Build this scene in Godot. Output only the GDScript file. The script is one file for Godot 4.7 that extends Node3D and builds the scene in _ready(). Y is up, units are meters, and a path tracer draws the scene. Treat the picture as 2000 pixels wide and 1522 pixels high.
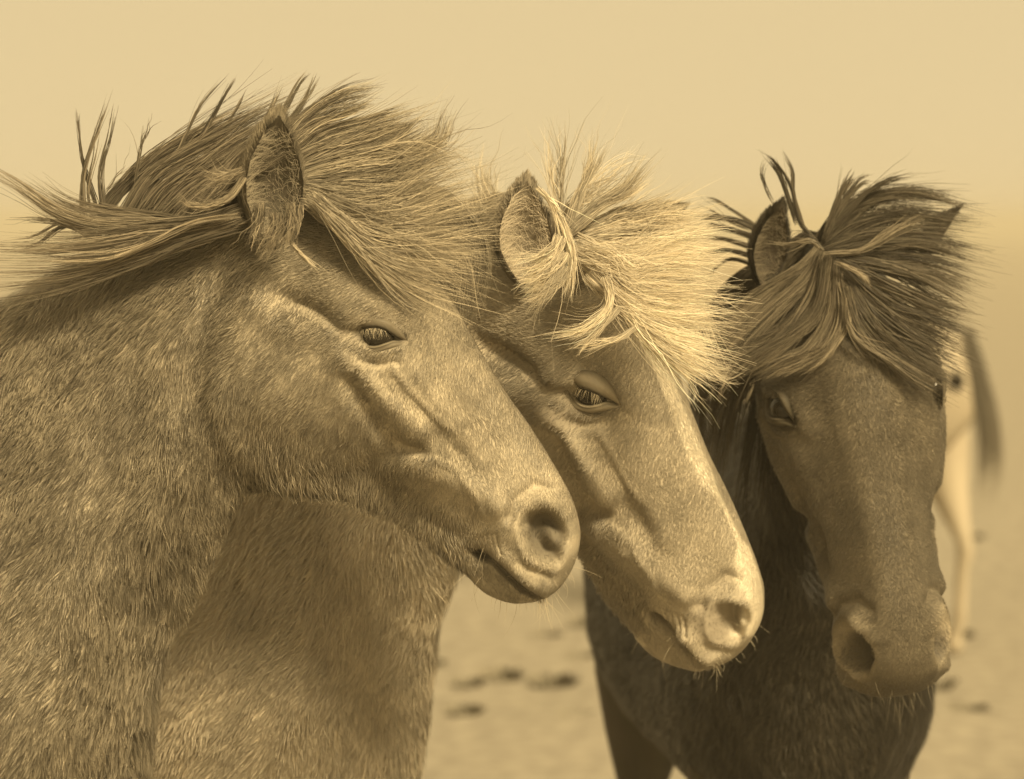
extends Node3D
# Three shaggy horses with wind-blown manes on a pale dusty plain, a fourth one far behind.
# Horses are drawn in "profile units": one unit is 0.63 mm, x towards the nose, y downwards, z to the horse's right.

const U := 0.00063
const K := 0.00018
const CAM := Vector3(0, 1.58, 0)
const HORIZON := 321.0

var cam_basis := Basis(Vector3.RIGHT, -HORIZON * K)
var rng := RandomNumberGenerator.new()
var mottle := FastNoiseLite.new()
var fine := FastNoiseLite.new()
var fur_mat: StandardMaterial3D
var hair_mat: StandardMaterial3D
var pale_hair_mat: StandardMaterial3D
var coat_mat: StandardMaterial3D
var skin_mat: StandardMaterial3D
var eye_mat: StandardMaterial3D
var fur_mesh: ArrayMesh

# relief of the head's sides, in profile units, on a 2-unit grid
const GX := 300
const GY := 280
const GW := 450
const GH := 500
var relief := PackedFloat32Array()
var bare := PackedFloat32Array()
# lie and length of the coat
const FX := -240
const FY := 200
const FS := 40
const FW := 38
const FH := 42
var flow := PackedFloat32Array()


func _ready() -> void:
	# ---- camera, sky, sun, exposure
	var cam := Camera3D.new()
	cam.name = "camera"
	cam.transform = Transform3D(cam_basis, CAM)
	cam.fov = rad_to_deg(2.0 * atan(761.0 * K))
	cam.near = 0.05
	cam.far = 2000.0
	var lens := CameraAttributesPhysical.new()
	lens.frustum_focal_length = 200.0
	lens.frustum_focus_distance = 3.52
	lens.exposure_aperture = 8.0
	lens.frustum_near = 0.05
	lens.frustum_far = 2000.0
	cam.attributes = lens
	add_child(cam)
	cam.fov = rad_to_deg(2.0 * atan(761.0 * K))
	var env := Environment.new()
	env.background_mode = Environment.BG_SKY
	var sky := Sky.new()
	var sm := ProceduralSkyMaterial.new()
	sm.sky_top_color = Color(0.33, 0.257, 0.138).linear_to_srgb()
	sm.sky_horizon_color = Color(0.363, 0.282, 0.154).linear_to_srgb()
	sm.sky_curve = 0.12
	sm.ground_horizon_color = Color(0.34, 0.263, 0.142).linear_to_srgb()
	sm.ground_bottom_color = Color(0.25, 0.195, 0.105).linear_to_srgb()
	sm.sun_angle_max = 1.0
	sky.sky_material = sm
	env.sky = sky
	env.background_energy_multiplier = 1.0
	env.tonemap_mode = Environment.TONE_MAPPER_LINEAR
	env.tonemap_exposure = 2.2
	env.sdfgi_enabled = true
	env.ssao_enabled = true
	env.ssil_enabled = true
	env.fog_enabled = true
	env.fog_density = 0.006
	env.fog_light_color = Color(0.95, 0.87, 0.68).linear_to_srgb()
	var we := WorldEnvironment.new()
	we.name = "environment"
	we.environment = env
	add_child(we)
	var sun := DirectionalLight3D.new()
	sun.name = "sun"
	sun.light_energy = 0.8
	sun.light_color = Color(1.0, 0.79, 0.45).linear_to_srgb()
	sun.light_angular_distance = 16.0
	sun.shadow_enabled = true
	add_child(sun)
	sun.look_at_from_position(Vector3(0.46, 0.66, 0.70), Vector3.ZERO)

	rng.seed = 4711
	mottle.seed = 5
	mottle.frequency = 0.02
	fine.seed = 9
	fine.frequency = 0.11
	make_materials()
	make_fur_mesh()
	make_relief()
	make_flow()

	# ---- the plain
	make_ground()

	# ---- the horses
	horse_near()
	horse_pale()
	horse_dark()
	horse_far()

	# ---- tufts of grass on the plain
	make_tussocks()


# ------------------------------------------------------------------ helpers
func view(px: float, py: float, d: float) -> Vector3:
	return CAM + cam_basis * (Vector3((px - 1000.0) * K, (761.0 - py) * K, -1.0) * d)


func to_view(p: Vector3) -> Vector3:        # picture x, y and distance
	var v := cam_basis.transposed() * (p - CAM)
	return Vector3(1000.0 + v.x / -v.z / K, 761.0 - v.y / -v.z / K, -v.z)


func lin(r: float, g: float, b: float) -> Color:
	return Color(r, g, b)


func make_materials() -> void:
	coat_mat = StandardMaterial3D.new()
	coat_mat.resource_name = "coat"
	coat_mat.vertex_color_use_as_albedo = true
	coat_mat.roughness = 0.75
	coat_mat.metallic_specular = 0.3
	skin_mat = coat_mat.duplicate()
	skin_mat.resource_name = "skin"
	skin_mat.roughness = 0.5
	fur_mat = StandardMaterial3D.new()
	fur_mat.resource_name = "fur"
	fur_mat.vertex_color_use_as_albedo = true
	fur_mat.roughness = 0.46
	fur_mat.metallic_specular = 0.5
	fur_mat.cull_mode = BaseMaterial3D.CULL_DISABLED
	hair_mat = fur_mat.duplicate()
	hair_mat.resource_name = "hair"
	hair_mat.roughness = 0.5
	hair_mat.metallic_specular = 0.32
	hair_mat.backlight_enabled = true
	hair_mat.backlight = Color(0.4, 0.4, 0.4)
	pale_hair_mat = hair_mat.duplicate()
	pale_hair_mat.resource_name = "pale_hair"
	pale_hair_mat.backlight = Color(0.75, 0.75, 0.75)
	eye_mat = StandardMaterial3D.new()
	eye_mat.resource_name = "eye"
	eye_mat.albedo_color = Color(0.02, 0.016, 0.01).linear_to_srgb()
	eye_mat.roughness = 0.08
	

func mesh_of(v: PackedVector3Array, n: PackedVector3Array, c: PackedColorArray, ix: PackedInt32Array) -> ArrayMesh:
	var a := []
	a.resize(Mesh.ARRAY_MAX)
	a[Mesh.ARRAY_VERTEX] = v
	a[Mesh.ARRAY_NORMAL] = n
	a[Mesh.ARRAY_COLOR] = c
	a[Mesh.ARRAY_INDEX] = ix
	var m := ArrayMesh.new()
	m.add_surface_from_arrays(Mesh.PRIMITIVE_TRIANGLES, a)
	return m


func put(called: String, m: Mesh, mat: Material, parent: Node3D, shift := Vector3.ZERO) -> MeshInstance3D:
	var o := MeshInstance3D.new()
	o.name = called
	o.mesh = m
	o.material_override = mat
	o.position = shift
	parent.add_child(o, true)
	return o


func smooth_normals(v: PackedVector3Array, ix: PackedInt32Array) -> PackedVector3Array:
	var n := PackedVector3Array()
	n.resize(v.size())
	for k in range(0, ix.size(), 3):
		var a := ix[k]
		var b := ix[k + 1]
		var c := ix[k + 2]
		var f := (v[c] - v[a]).cross(v[b] - v[a])
		n[a] += f
		n[b] += f
		n[c] += f
	for k in n.size():
		n[k] = n[k].normalized()
	return n


func grid_mesh(v: PackedVector3Array, c: PackedColorArray, rows: int, cols: int, wrap := false, outward := Vector3.ZERO) -> ArrayMesh:
	# a sheet of rows x cols points; "outward" tells which way its front looks
	var ix := PackedInt32Array()
	for i in rows - 1:
		for j in (cols if wrap else cols - 1):
			var j2 := (j + 1) % cols
			var a := i * cols + j
			var b := i * cols + j2
			var d := (i + 1) * cols + j
			var e := (i + 1) * cols + j2
			ix.append_array(PackedInt32Array([a, b, d, b, e, d]))
	var n := smooth_normals(v, ix)
	var s := 0.0
	if outward != Vector3.ZERO:
		for k in n.size():
			s += n[k].dot(outward)
	else:
		var mid := Vector3.ZERO
		for k in v.size():
			mid += v[k] / v.size()
		for k in n.size():
			s += n[k].dot(v[k] - mid)
	if s < 0.0:
		ix.reverse()
		n = smooth_normals(v, ix)
	return mesh_of(v, n, c, ix)


static func cat(a: float, b: float, c: float, d: float, t: float) -> float:
	return b + 0.5 * t * (c - a + t * (2.0 * a - 5.0 * b + 4.0 * c - d + t * (3.0 * (b - c) + d - a)))


func along(pts: PackedVector3Array, t: float) -> Vector3:    # Catmull-Rom, t in 0..1
	var n := pts.size() - 1
	var f := clampf(t, 0.0, 1.0) * n
	var i := mini(int(f), n - 1)
	var b := pts[i]
	var c := pts[i + 1]
	var a := pts[i - 1] if i > 0 else b * 2.0 - c
	var d := pts[i + 2] if i + 2 <= n else c * 2.0 - b
	var u := f - i
	var p := b + 0.5 * u * (c - a + u * (2.0 * a - 5.0 * b + 4.0 * c - d + u * (3.0 * (b - c) + d - a)))
	return p + (c - b) * (t - 1.0) * n if t > 1.0 else p


# ------------------------------------------------------------------ relief of the head
func dent(x: float, y: float, rx: float, ry: float, deg: float, amp: float, skin := 0.0) -> void:
	var r := maxf(rx, ry) * 2.4
	var ca := cos(deg_to_rad(deg))
	var sa := sin(deg_to_rad(deg))
	for gy in range(maxi(0, int((y - r - GY) / 2.0)), mini(GH, int((y + r - GY) / 2.0) + 1)):
		for gx in range(maxi(0, int((x - r - GX) / 2.0)), mini(GW, int((x + r - GX) / 2.0) + 1)):
			var dx := GX + gx * 2.0 - x
			var dy := GY + gy * 2.0 - y
			var a := (dx * ca + dy * sa) / rx
			var b := (dy * ca - dx * sa) / ry
			var e := exp(-a * a - b * b)
			relief[gy * GW + gx] += amp * e
			if skin > 0.0:
				bare[gy * GW + gx] = maxf(bare[gy * GW + gx], minf(1.0, skin * e))


func hole(x: float, y: float, rx: float, ry: float, deg: float, amp: float, edge: float, skin := 0.0) -> void:
	# flat-bottomed pit or plateau with a soft edge
	var r := maxf(rx, ry) * (1.0 + edge) + 4.0
	var ca := cos(deg_to_rad(deg))
	var sa := sin(deg_to_rad(deg))
	for gy in range(maxi(0, int((y - r - GY) / 2.0)), mini(GH, int((y + r - GY) / 2.0) + 1)):
		for gx in range(maxi(0, int((x - r - GX) / 2.0)), mini(GW, int((x + r - GX) / 2.0) + 1)):
			var dx := GX + gx * 2.0 - x
			var dy := GY + gy * 2.0 - y
			var a := (dx * ca + dy * sa) / rx
			var b := (dy * ca - dx * sa) / ry
			var e := 1.0 - smoothstep(1.0 - edge, 1.0 + edge, sqrt(a * a + b * b))
			relief[gy * GW + gx] += amp * e
			if skin > 0.0:
				bare[gy * GW + gx] = maxf(bare[gy * GW + gx], minf(1.0, skin * e))


func ridge(pts: Array, w: float, amp: float, skin := 0.0, one_side := 0.0) -> void:
	# a rounded ridge (amp > 0) or crease (amp < 0) along a line of points; it fades out at both ends
	var x0 := 1e9
	var y0 := 1e9
	var x1 := -1e9
	var y1 := -1e9
	var n := pts.size() / 2
	for i in n:
		x0 = minf(x0, pts[i * 2])
		x1 = maxf(x1, pts[i * 2])
		y0 = minf(y0, pts[i * 2 + 1])
		y1 = maxf(y1, pts[i * 2 + 1])
	var r := w * 2.6
	for gy in range(maxi(0, int((y0 - r - GY) / 2.0)), mini(GH, int((y1 + r - GY) / 2.0) + 1)):
		for gx in range(maxi(0, int((x0 - r - GX) / 2.0)), mini(GW, int((x1 + r - GX) / 2.0) + 1)):
			var px := GX + gx * 2.0
			var py := GY + gy * 2.0
			var best := 1e9
			var at := 0.0
			var side := 0.0
			for i in n - 1:
				var ax: float = pts[i * 2]
				var ay: float = pts[i * 2 + 1]
				var bx: float = pts[i * 2 + 2] - ax
				var by: float = pts[i * 2 + 3] - ay
				var f := clampf(((px - ax) * bx + (py - ay) * by) / (bx * bx + by * by), 0.0, 1.0)
				var ex := px - ax - bx * f
				var ey := py - ay - by * f
				var d := ex * ex + ey * ey
				if d < best:
					best = d
					at = (i + f) / (n - 1)
					side = bx * ey - by * ex
			if best < r * r:
				var ww := w
				if one_side != 0.0 and side * one_side > 0.0:
					ww = w * 0.4
				var e := exp(-best / (ww * ww)) * smoothstep(0.0, 0.16, at) * smoothstep(0.0, 0.16, 1.0 - at)
				relief[gy * GW + gx] += amp * e
				if skin > 0.0:
					bare[gy * GW + gx] = maxf(bare[gy * GW + gx], minf(1.0, skin * e))


func make_relief() -> void:
	relief.resize(GW * GH)
	bare.resize(GW * GH)
	# eye socket, brow and the hollow above the eye
	dent(748, 622, 100, 70, 20, 16)
	ridge([648, 660, 690, 618, 735, 594, 782, 600, 818, 640, 838, 695], 18, 12)
	dent(610, 598, 66, 26, 22, -30)
	dent(662, 630, 34, 16, 30, -14)
	ridge([705, 690, 650, 662, 600, 642, 545, 604, 500, 550], 26, 8)
	dent(690, 520, 80, 60, 40, 12)
	hole(746, 648, 46, 23, 8, -20, 0.4, 0.9)
	ridge([680, 660, 706, 694, 745, 704, 795, 694], 9, -6)
	# facial crest with the sharp drop beneath it
	ridge([672, 660, 710, 712, 756, 766, 806, 812, 850, 846], 40, 17, 0.0, -1.0)
	ridge([676, 700, 716, 770, 752, 824, 792, 866, 850, 884], 19, -22)
	dent(800, 862, 34, 15, 20, -16)
	# cheek, its rear edge over the neck
	dent(570, 790, 150, 150, 0, 34)
	dent(560, 905, 90, 60, 0, 14)
	ridge([500, 470, 452, 545, 420, 620, 396, 700, 396, 780, 412, 850, 452, 915, 520, 985], 40, -20)
	ridge([540, 520, 490, 590, 452, 660, 438, 740, 450, 820, 486, 885, 545, 945], 30, 12)
	# front of the cheek muscle, band towards the corner of the mouth
	ridge([680, 980, 706, 925, 740, 885, 790, 870], 24, -16)
	ridge([780, 890, 850, 914, 910, 940, 960, 972, 1000, 1000], 28, 16)
	dent(770, 952, 66, 28, 32, -20)
	ridge([800, 1000, 860, 1024, 920, 1050], 20, -11)
	dent(890, 868, 66, 24, 48, -18)
	ridge([800, 690, 850, 770, 900, 850, 960, 930], 24, 7)
	dent(970, 940, 60, 30, 50, 6)
	# veins
	ridge([840, 880, 890, 905, 930, 960, 950, 1010], 6, 5)
	ridge([760, 690, 800, 740, 850, 800, 900, 840], 6, 4)
	# nostril: flare, comma-shaped opening, the wing folded into it
	dent(1056, 1030, 78, 68, 0, 20)
	hole(1064, 1042, 37, 52, -24, -66, 0.45, 1.0)
	dent(1088, 1056, 22, 40, -26, 36)
	ridge([1030, 1000, 1060, 978, 1098, 986, 1118, 1012], 10, 10)
	ridge([1024, 1016, 1030, 1056, 1050, 1088, 1090, 1106], 11, 13)
	ridge([988, 1020, 1002, 970, 1042, 944, 1096, 956], 13, -9)
	dent(1044, 1110, 34, 14, 25, -16)
	# lips
	ridge([908, 1064, 935, 1078, 962, 1090, 990, 1116, 1022, 1146, 1052, 1166, 1078, 1178], 8, -26, 1.0)
	dent(938, 1084, 28, 17, 40, -20, 1.0)
	ridge([955, 1064, 990, 1092, 1025, 1124, 1060, 1146], 17, 11)
	dent(965, 1138, 54, 32, 32, -12, 0.6)
	for k in 6:
		ridge([922 + k * 9, 1036 - k * 2, 928 + k * 9, 1058, 936 + k * 9, 1080], 3.2, -5.0)
	hole(1090, 1140, 60, 60, 0, 0.0, 0.6, 0.35)
	# neck: muscle over the windpipe groove
	ridge([420, 560, 380, 760, 345, 960, 300, 1200], 60, 8)
	ridge([405, 880, 375, 1010, 345, 1130, 310, 1240], 26, -9)


func relief_at(x: float, y: float) -> float:
	var fx := (x - GX) * 0.5
	var fy := (y - GY) * 0.5
	if fx < 0.0 or fy < 0.0 or fx >= GW - 1 or fy >= GH - 1:
		return 0.0
	var i := int(fx)
	var j := int(fy)
	fx -= i
	fy -= j
	var k := j * GW + i
	return lerpf(lerpf(relief[k], relief[k + 1], fx), lerpf(relief[k + GW], relief[k + GW + 1], fx), fy)


func bare_at(x: float, y: float) -> float:
	var i := int((x - GX) * 0.5)
	var j := int((y - GY) * 0.5)
	if i < 0 or j < 0 or i >= GW or j >= GH:
		return 0.0
	return bare[j * GW + i]


func make_flow() -> void:
	# x, y, direction x, direction y, hair length (mm)
	var pts := [
		[100, 700, -.5, .85, 24], [200, 1000, -.45, .9, 26], [370, 1010, -.12, 1, 30], [400, 1100, -.1, 1, 36], [300, 1250, -.25, .95, 30], [100, 1300, -.5, .85, 26], [260, 560, -.7, .7, 22], [420, 560, -.55, .85, 16],
		[-100, 900, -.5, .85, 26], [-150, 1500, -.5, .9, 26], [200, 1550, -.2, 1, 28], [400, 450, -.8, .55, 16],
		[560, 600, -.62, .8, 12], [600, 780, -.55, .83, 12], [500, 850, -.4, .9, 18], [540, 945, .1, 1, 30], [640, 950, -.05, 1, 22], [720, 960, -.1, 1, 20], [660, 860, -.45, .88, 12],
		[650, 500, -.95, .3, 9], [720, 560, -.9, .45, 7], [820, 570, -.6, .8, 7], [750, 700, -.3, .95, 6], [640, 640, -.7, .7, 8], [860, 660, -.1, 1, 6],
		[880, 780, .1, 1, 6], [960, 800, .25, .97, 6], [1030, 900, .2, 1, 5], [950, 950, .0, 1, 5], [1000, 1010, -.2, 1, 4], [1090, 1100, -.4, .9, 4], [950, 1130, .3, .9, 4],
		[830, 1010, -.15, 1, 14], [880, 1080, .0, 1, 18], [760, 860, -.3, .95, 8], [860, 950, -.2, 1, 7]]
	flow.resize(FW * FH * 3)
	for j in FH:
		for i in FW:
			var x := float(FX + i * FS)
			var y := float(FY + j * FS)
			var s := Vector3.ZERO
			var w := 0.0
			for p in pts:
				var d: float = (x - p[0]) ** 2 + (y - p[1]) ** 2
				var q := 1.0 / ((d + 400.0) * (d + 400.0))
				s += Vector3(p[2], p[3], p[4]) * q
				w += q
			s /= w
			var k := (j * FW + i) * 3
			flow[k] = s.x
			flow[k + 1] = s.y
			flow[k + 2] = s.z


func flow_at(x: float, y: float) -> Vector3:
	var fx := clampf((x - FX) / FS, 0.0, FW - 1.001)
	var fy := clampf((y - FY) / FS, 0.0, FH - 1.001)
	var i := int(fx)
	var j := int(fy)
	fx -= i
	fy -= j
	var k := (j * FW + i) * 3
	var out := Vector3.ZERO
	for c in 3:
		out[c] = lerpf(lerpf(flow[k + c], flow[k + 3 + c], fx), lerpf(flow[k + FW * 3 + c], flow[k + FW * 3 + 3 + c], fx), fy)
	return out


# ------------------------------------------------------------------ the body of a horse
# top line x, y; under line x, y; half widths at five heights from top to underside
const FORM := [
	[-2030, 1180, -2030, 1320, 40, 60, 70, 60, 40],
	[-1930, 960, -1900, 1680, 250, 300, 320, 290, 190],
	[-1600, 860, -1600, 1780, 290, 370, 390, 370, 240],
	[-1200, 880, -1200, 1880, 240, 370, 410, 400, 270],
	[-800, 850, -800, 1930, 190, 350, 400, 390, 250],
	[-500, 790, -350, 1960, 90, 240, 330, 340, 230],
	[-300, 720, 40, 1900, 85, 200, 290, 320, 230],
	[-120, 645, 235, 1690, 85, 170, 235, 270, 210],
	[60, 560, 285, 1450, 85, 150, 190, 205, 165],
	[200, 480, 312, 1280, 85, 135, 160, 170, 135],
	[330, 415, 388, 1125, 85, 125, 145, 150, 115],
	[440, 370, 442, 1005, 90, 125, 140, 140, 100],
	[530, 345, 485, 950, 100, 135, 145, 140, 92],
	[612, 345, 522, 950, 106, 142, 148, 135, 84],
	[700, 385, 560, 958, 110, 152, 156, 128, 76],
	[775, 445, 612, 964, 114, 164, 160, 122, 68],
	[832, 520, 665, 970, 114, 166, 160, 116, 60],
	[888, 600, 715, 986, 104, 148, 150, 110, 54],
	[936, 685, 765, 1014, 92, 122, 134, 102, 50],
	[985, 765, 806, 1042, 82, 104, 116, 90, 48],
	[1040, 842, 842, 1068, 74, 92, 102, 78, 48],
	[1088, 920, 874, 1092, 68, 85, 94, 72, 50],
	[1117, 976, 896, 1110, 63, 82, 93, 74, 54],
	[1132, 1026, 912, 1126, 58, 82, 96, 78, 57],
	[1133, 1065, 930, 1148, 55, 80, 96, 78, 57],
	[1123, 1102, 957, 1168, 50, 73, 88, 70, 52],
	[1108, 1132, 996, 1181, 40, 59, 72, 58, 44],
	[1088, 1156, 1034, 1180, 26, 37, 44, 36, 28],
	[1062, 1172, 1062, 1172, 0, 0, 0, 0, 0]]


func build_body(head: Transform3D, body: Transform3D, coat: Callable, detail: float, nose := Vector2.ZERO, brow := Vector2.ZERO, gain := 1.25, mouth := Vector2.ZERO, pinch := 0.0, jaw := Vector2.ZERO, muzzle := 1.0) -> Dictionary:
	var ts := PackedFloat32Array()
	var t := 0.0
	while t < 27.0:
		ts.append(t)
		t += (0.2 if t < 8.0 else (0.075 if t < 12.0 else (0.08 if t < 20.0 else 0.07))) / detail
	for k in 9:
		ts.append(27.0 + sin(k / 8.0 * PI / 2.0))
	var nv := int(240 * detail)
	var nr := ts.size()
	var wq := PackedFloat32Array()
	wq.resize(nv * 5)
	var wh5 := PackedFloat32Array()      # the same for the head, whose top is flatter
	wh5.resize(nv * 5)
	var qs := PackedFloat32Array()
	for j in nv:
		var th := TAU * j / nv
		var q := cos(th)
		qs.append(q)
		var close := pow(maxf(0.0, 1.0 - pow(absf(q), 3.0)), 0.5) * signf(sin(th))
		var close_h := close if q < 0.0 else pow(maxf(0.0, 1.0 - pow(q, 3.0)), 0.36) * signf(sin(th))
		var f := clampf((0.85 - q) / 0.425, 0.0, 3.9999)
		var i := int(f)
		f -= i
		for k in 5:
			var e := [0.0, 0.0, 0.0, 0.0, 0.0]
			e[k] = 1.0
			var a: float = e[maxi(i - 1, 0)]
			var d: float = e[mini(i + 2, 4)]
			wq[j * 5 + k] = cat(a, e[i], e[i + 1], d, f) * close
			wh5[j * 5 + k] = cat(a, e[i], e[i + 1], d, f) * close_h
	var v := PackedVector3Array()
	var flat := PackedVector3Array()
	var col := PackedColorArray()
	v.resize(nr * nv)
	flat.resize(nr * nv)
	col.resize(nr * nv)
	for i in nr:
		var tt := ts[i]
		var k := mini(int(tt), 27)
		var f := tt - k
		var row := PackedFloat32Array()
		for c in 9:
			row.append(cat(FORM[maxi(k - 1, 0)][c], FORM[k][c], FORM[k + 1][c], FORM[mini(k + 2, 28)][c], f))
		if tt > 27.0:
			for c in range(4, 9):
				row[c] = maxf(0.0, FORM[27][c] * sqrt(maxf(0.0, 1.0 - f * f)))
		var chin := smoothstep(17.0, 20.5, tt) * (1.0 - smoothstep(25.0, 27.5, tt))
		row[2] += jaw.x * chin
		row[3] += jaw.y * chin
		for c in range(4, 9):
			row[c] *= lerpf(1.0, muzzle, smoothstep(19.5, 22.0, tt))
		var wh := smoothstep(9.0, 13.5, tt)
		var flatter := smoothstep(12.5, 15.0, tt)
		for j in nv:
			var g := (1.0 - qs[j]) * 0.5
			var x := lerpf(row[0], row[2], g)
			var y := lerpf(row[1], row[3], g)
			var z := 0.0
			for c in 5:
				z += lerpf(wq[j * 5 + c], wh5[j * 5 + c], flatter) * row[4 + c]
			var az := absf(z)
			if x > GX and tt > 7.0:
				var slip := nose * exp(-((x - 1060.0) ** 2 + (y - 1035.0) ** 2) / 16000.0) + brow * exp(-((x - 770.0) ** 2 + (y - 690.0) ** 2) / 32000.0)
				slip += mouth * exp(-((x - 990.0) ** 2 + (y - 1118.0) ** 2) / 6000.0)
				slip -= Vector2(x - 1064.0 - nose.x, y - 1040.0 - nose.y) * pinch * exp(-((x - 1064.0 - nose.x) ** 2 + (y - 1040.0 - nose.y) ** 2) / 7000.0)
				z += signf(z) * lerpf(gain, 1.3, smoothstep(20.0, 22.0, tt)) * relief_at(x - slip.x, y - slip.y) * smoothstep(6.0, 75.0, az)
			var lump := mottle.get_noise_3d(x * 0.25, y * 0.25, z * 0.25) * 9.0
			z += signf(z) * lump * smoothstep(10.0, 80.0, az) * (1.0 if tt < 12.0 else 0.25)
			var at := i * nv + j
			flat[at] = Vector3(x, y, z)
			var l := Vector3((x - 560.0) * U, (420.0 - y) * U, z * U)
			v[at] = (body * l).lerp(head * l, wh)
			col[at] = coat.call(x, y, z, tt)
	var ix := PackedInt32Array()
	for i in nr - 1:
		for j in nv:
			var j2 := (j + 1) % nv
			var a := i * nv + j
			var b := i * nv + j2
			ix.append_array(PackedInt32Array([a, b, a + nv, b, b + nv, a + nv]))
	# legs, joined to the same skin, as long as it takes to reach the ground
	var reach := 1.0 + (body * Vector3(-1300.0 * U, (420.0 - 2945.0) * U, 0)).y / (U * body.basis.y.length()) / 1445.0
	for s in [[-130.0, 185.0, 0], [-130.0, -185.0, 0], [-1700.0, 200.0, 1], [-1700.0, -200.0, 1]]:
		var fore: bool = s[2] == 0
		var line := [[-30, 1500, 130], [-20, 1750, 120], [0, 1950, 92], [5, 2150, 68], [10, 2330, 56], [0, 2420, 60], [0, 2500, 44], [0, 2680, 40], [5, 2740, 50], [30, 2820, 44], [55, 2880, 64], [62, 2943, 76], [62, 2945, 5]] if fore else \
			[[60, 1450, 220], [40, 1700, 205], [-10, 1900, 160], [-100, 2080, 105], [-190, 2250, 58], [-205, 2330, 60], [-180, 2420, 46], [-165, 2650, 42], [-160, 2730, 52], [-130, 2820, 46], [-105, 2880, 64], [-95, 2943, 76], [-95, 2945, 5]]
		var first := v.size()
		for p in line:
			for j in 16:
				var th := TAU * j / 16.0
				var x: float = s[0] + p[0] + cos(th) * p[2]
				var y: float = 1500.0 + (p[1] - 1500.0) * reach
				var z: float = s[1] + sin(th) * p[2] * 0.8
				flat.append(Vector3(x, y, z))
				v.append(body * Vector3((x - 560.0) * U, (420.0 - y) * U, z * U))
				col.append(coat.call(x, y, z, 3.0))
		for i in line.size() - 1:
			for j in 16:
				var j2 := (j + 1) % 16
				var a := first + i * 16 + j
				var b := first + i * 16 + j2
				ix.append_array(PackedInt32Array([a, b, a + 16, b, b + 16, a + 16]))
	var n := smooth_normals(v, ix)
	var sum := 0.0
	for j in nv:
		sum += n[(nr / 2) * nv + j].dot(v[(nr / 2) * nv + j] - v[(nr / 2) * nv] * 0.5 - v[(nr / 2) * nv + nv / 2] * 0.5)
	if sum < 0.0:
		ix.reverse()
		for k in n.size():
			n[k] = -n[k]
	# how near the head's skin is, by place in the picture: manes are laid over it
	var near := {}
	for k in range(0, nr * nv):
		if ts[k / nv] > 7.0:
			var p := to_view(v[k])
			var key := int(p.x / 14.0) * 1000 + int(p.y / 14.0)
			if p.z < near.get(key, 99.0):
				near[key] = p.z
	return {"v": v, "n": n, "col": col, "ix": ix, "flat": flat, "ts": ts, "nv": nv, "nr": nr, "near": near, "head": head, "body": body}


# ------------------------------------------------------------------ coat
func make_fur_mesh() -> void:
	var v := PackedVector3Array()
	var n := PackedVector3Array()
	var c := PackedColorArray()
	var ix := PackedInt32Array()
	var r := RandomNumberGenerator.new()
	r.seed = 3
	for b in 4:
		var x := r.randf_range(-2.2, 2.2)
		var y := r.randf_range(-0.25, 0.25)
		var sw := r.randf_range(-1.6, 1.6)
		var up := r.randf_range(0.8, 1.25)
		var tone := r.randf_range(0.75, 1.25)
		var len := r.randf_range(0.7, 1.1)
		var k := v.size()
		v.append_array([Vector3(x - 0.4, y, -0.05), Vector3(x + 0.4, y, -0.05), Vector3(x + sw * 0.4 - 0.5, y + len * 0.5, 0.2 * up), Vector3(x + sw * 0.4 + 0.5, y + len * 0.5, 0.2 * up), Vector3(x + sw, y + len, 0.24 * up)])
		var tilt := Vector3(r.randf_range(-0.22, 0.22), -0.08, 1.0).normalized()
		for q in 5:
			n.append(tilt)
			c.append(Color(tone, tone, tone))
		ix.append_array([k, k + 2, k + 1, k + 1, k + 2, k + 3, k + 2, k + 4, k + 3])
	fur_mesh = mesh_of(v, n, c, ix)


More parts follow.
